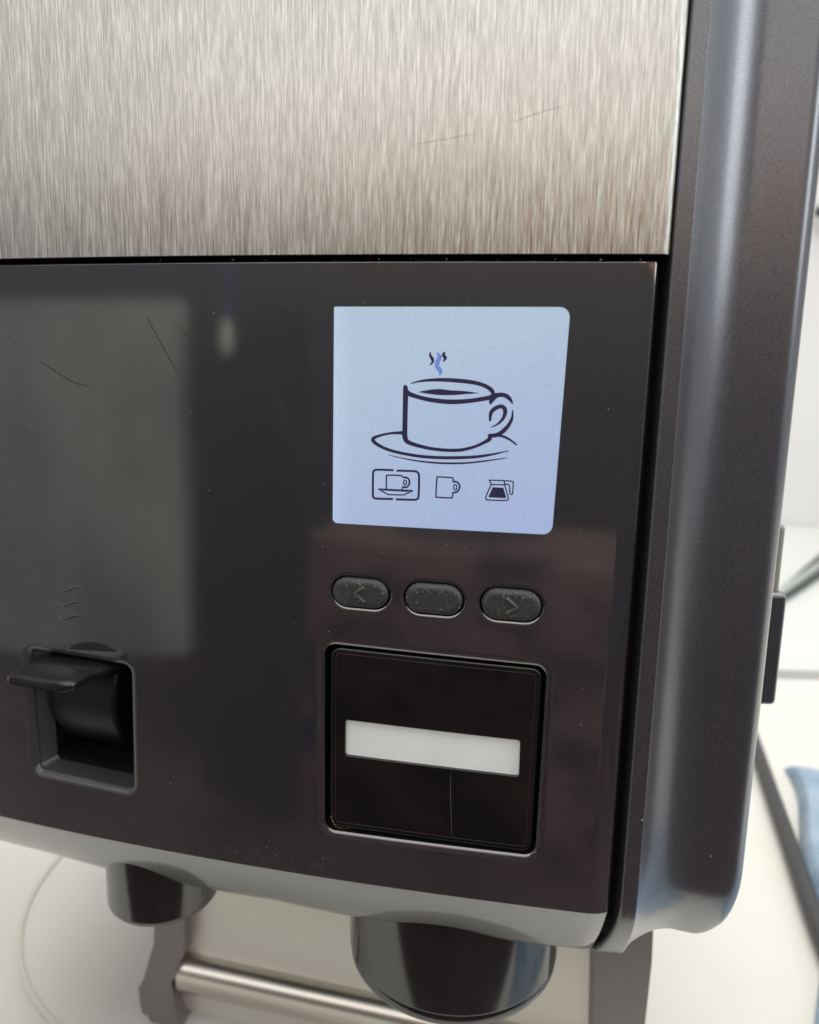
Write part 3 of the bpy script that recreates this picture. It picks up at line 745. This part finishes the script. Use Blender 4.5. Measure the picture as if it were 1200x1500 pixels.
cloth_m = mat('blue_cloth', (.16, .30, .50), .9)
L(cloth_m, ramp(cloth_m, noise(cloth_m, 22, 4), [(.3, (.17, .25, .35)), (.5, (.28, .38, .48)), (.72, (.44, .52, .59))]), bsdf(cloth_m).inputs['Base Color'])
m = MB(); vs = []; fs = []; nu, nv = 26, 26
A0, B0, C0, D0 = P(1149, 1128, 0), P(1330, 1128, 0), Vector((.44, .17, 0)), Vector((.158, .19, 0))
for j in range(nv+1):
    for i in range(nu+1):
        u, v = i/nu, j/nv; p = (A0*(1-u)+B0*u)*(1-v)+(D0*(1-u)+C0*u)*v
        h = .006+.010*(math.sin(u*11+v*5)*.5+.5)*(.4+.6*math.sin(v*9-u*4)**2)
        if i in (0, nu) or j in (0, nv): h = .001
        vs.append(p+Vector((.004*math.sin(v*17)+.008*math.sin(v*5), .006*math.sin(u*15), h)))
for j in range(nv):
    for i in range(nu): a = j*(nu+1)+i; fs.append((a, a+1, a+nu+2, a+nu+1)[::-1])
m.patch(vs, fs); prop(m.build('cloth', cloth_m), 'crumpled blue cloth lying on the white counter beyond the thick cable', 'cloth')

# faint thin ring laid on the counter, lower left
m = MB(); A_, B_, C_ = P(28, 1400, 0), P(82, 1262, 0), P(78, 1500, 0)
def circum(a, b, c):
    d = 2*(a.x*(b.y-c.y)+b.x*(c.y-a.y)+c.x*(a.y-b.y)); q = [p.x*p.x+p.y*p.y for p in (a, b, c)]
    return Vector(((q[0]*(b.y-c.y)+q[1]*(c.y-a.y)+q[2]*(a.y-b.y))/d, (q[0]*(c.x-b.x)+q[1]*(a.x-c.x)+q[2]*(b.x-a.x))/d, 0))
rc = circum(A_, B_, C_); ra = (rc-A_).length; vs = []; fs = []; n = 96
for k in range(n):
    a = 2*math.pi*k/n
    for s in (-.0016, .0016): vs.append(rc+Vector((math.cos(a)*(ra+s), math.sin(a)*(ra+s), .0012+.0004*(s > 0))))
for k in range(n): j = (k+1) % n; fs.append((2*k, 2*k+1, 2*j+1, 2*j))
m.patch(vs, fs); prop(m.build('ring_mark', mat('ring_mark', (.72, .70, .62), .6)), 'faint round ring mark on the cream counter at the lower left', 'marking')

# ------------------------------------------------------------ unseen stand-ins placed behind the camera for the front to mirror
m = MB(); cq = [(-1.27, CZ+.15), (-1.27, CZ-.74), (-2.62, CZ-1.05), (-3.4, CZ-1.05), (-3.4, CZ+.22)]
prism(m, [Vector((a, -1.0, b)) for a, b in cq], [Vector((a, -1.06, b)) for a, b in cq])  # unseen board, lower edge slanted to shape its reflection
pc = mat('pale_board', (.78, .78, .70), .5); L(pc, ramp(pc, noise(pc, 2.2, 4), [(.3, (.46, .46, .42)), (.55, (.66, .66, .60)), (.75, (.80, .80, .74))]), bsdf(pc).inputs['Base Color'])
o = m.build('reflection_board', pc); prop(o, 'pale unseen board shaped to be mirrored in the left half of the front panel', 'reflection_board')
m = MB(); box(m, (-1.20, -1.15, CZ-1.1), (-.86, -1.0, CZ+.13), .01)
o = m.build('viewer_standin', mat('dark_standin', (.035, .034, .042), .7)); prop(o, 'tall dark block standing in for the mirrored viewer, beside the pale board', 'viewer_standin')  # dark block added in place of the viewer's own reflection
wood = mat('brown_wood', (.13, .07, .055), .6)
L(wood, ramp(wood, noise(wood, 4.5, 3, (1, 1, 2.2)), [(.42, (.05, .045, .055)), (.50, (.21, .135, .13)), (.7, (.29, .18, .165))]), bsdf(wood).inputs['Base Color'])
m = MB(); box(m, (-.88, -1.5, CZ-1.1), (.22, -1.1, CZ-.39), .01); prop(m.build('reflection_chest', wood), 'plain brown chest added to be mirrored low in the front panel', 'chest')  # unseen chest added for the brown reflection
m = MB(); box(m, (-.9, -1.5, CZ+.27), (1.9, -1.3, CZ+.44), .01); prop(m.build('reflection_shelf', mat('orange_wood', (.85, .45, .22), .6)), 'orange brown shelf added to be mirrored in the lower edge of the steel', 'shelf')  # unseen shelf added to tint the lower edge of the steel

m = MB(); q = [(-.84, -.93, CZ-.08), (-.79, -.93, CZ-.13), (-.755, -.93, CZ-.25), (-.745, -.93, CZ-.40), (-.765, -.93, CZ-.58), (-.80, -.93, CZ-.78)]
tube(m, smooth_path(q, 8), .013, 10); prop(m.build('hanging_cable', cab_m), 'dark hanging cable mirrored as a curve left of the display', 'cable')
m = MB(); lathe(m, -1.012, -.94, [(.001, CZ+.10), (.012, CZ+.095), (.018, CZ+.075), (.021, CZ+.05), (.020, CZ+.035), (.012, CZ+.02), (.001, CZ+.016)], 24)
prop(m.build('reflection_spot', mat('spot_white', (.85, .83, .72), .5)), 'small pale body added to be mirrored as a light spot left of the display', 'pale_spot')  # pale body added to give the panel its light spot
m = MB(); tube(m, smooth_path([(-1.01, -.94, CZ+.10), (-1.0, -.94, CZ+.2), (-.985, -.95, CZ+.34)], 8), .007, 8); prop(m.build('spot_cord', mat('blue_cord', (.10, .10, .42), .5)), 'thin blue cord added above the mirrored pale body', 'cord')
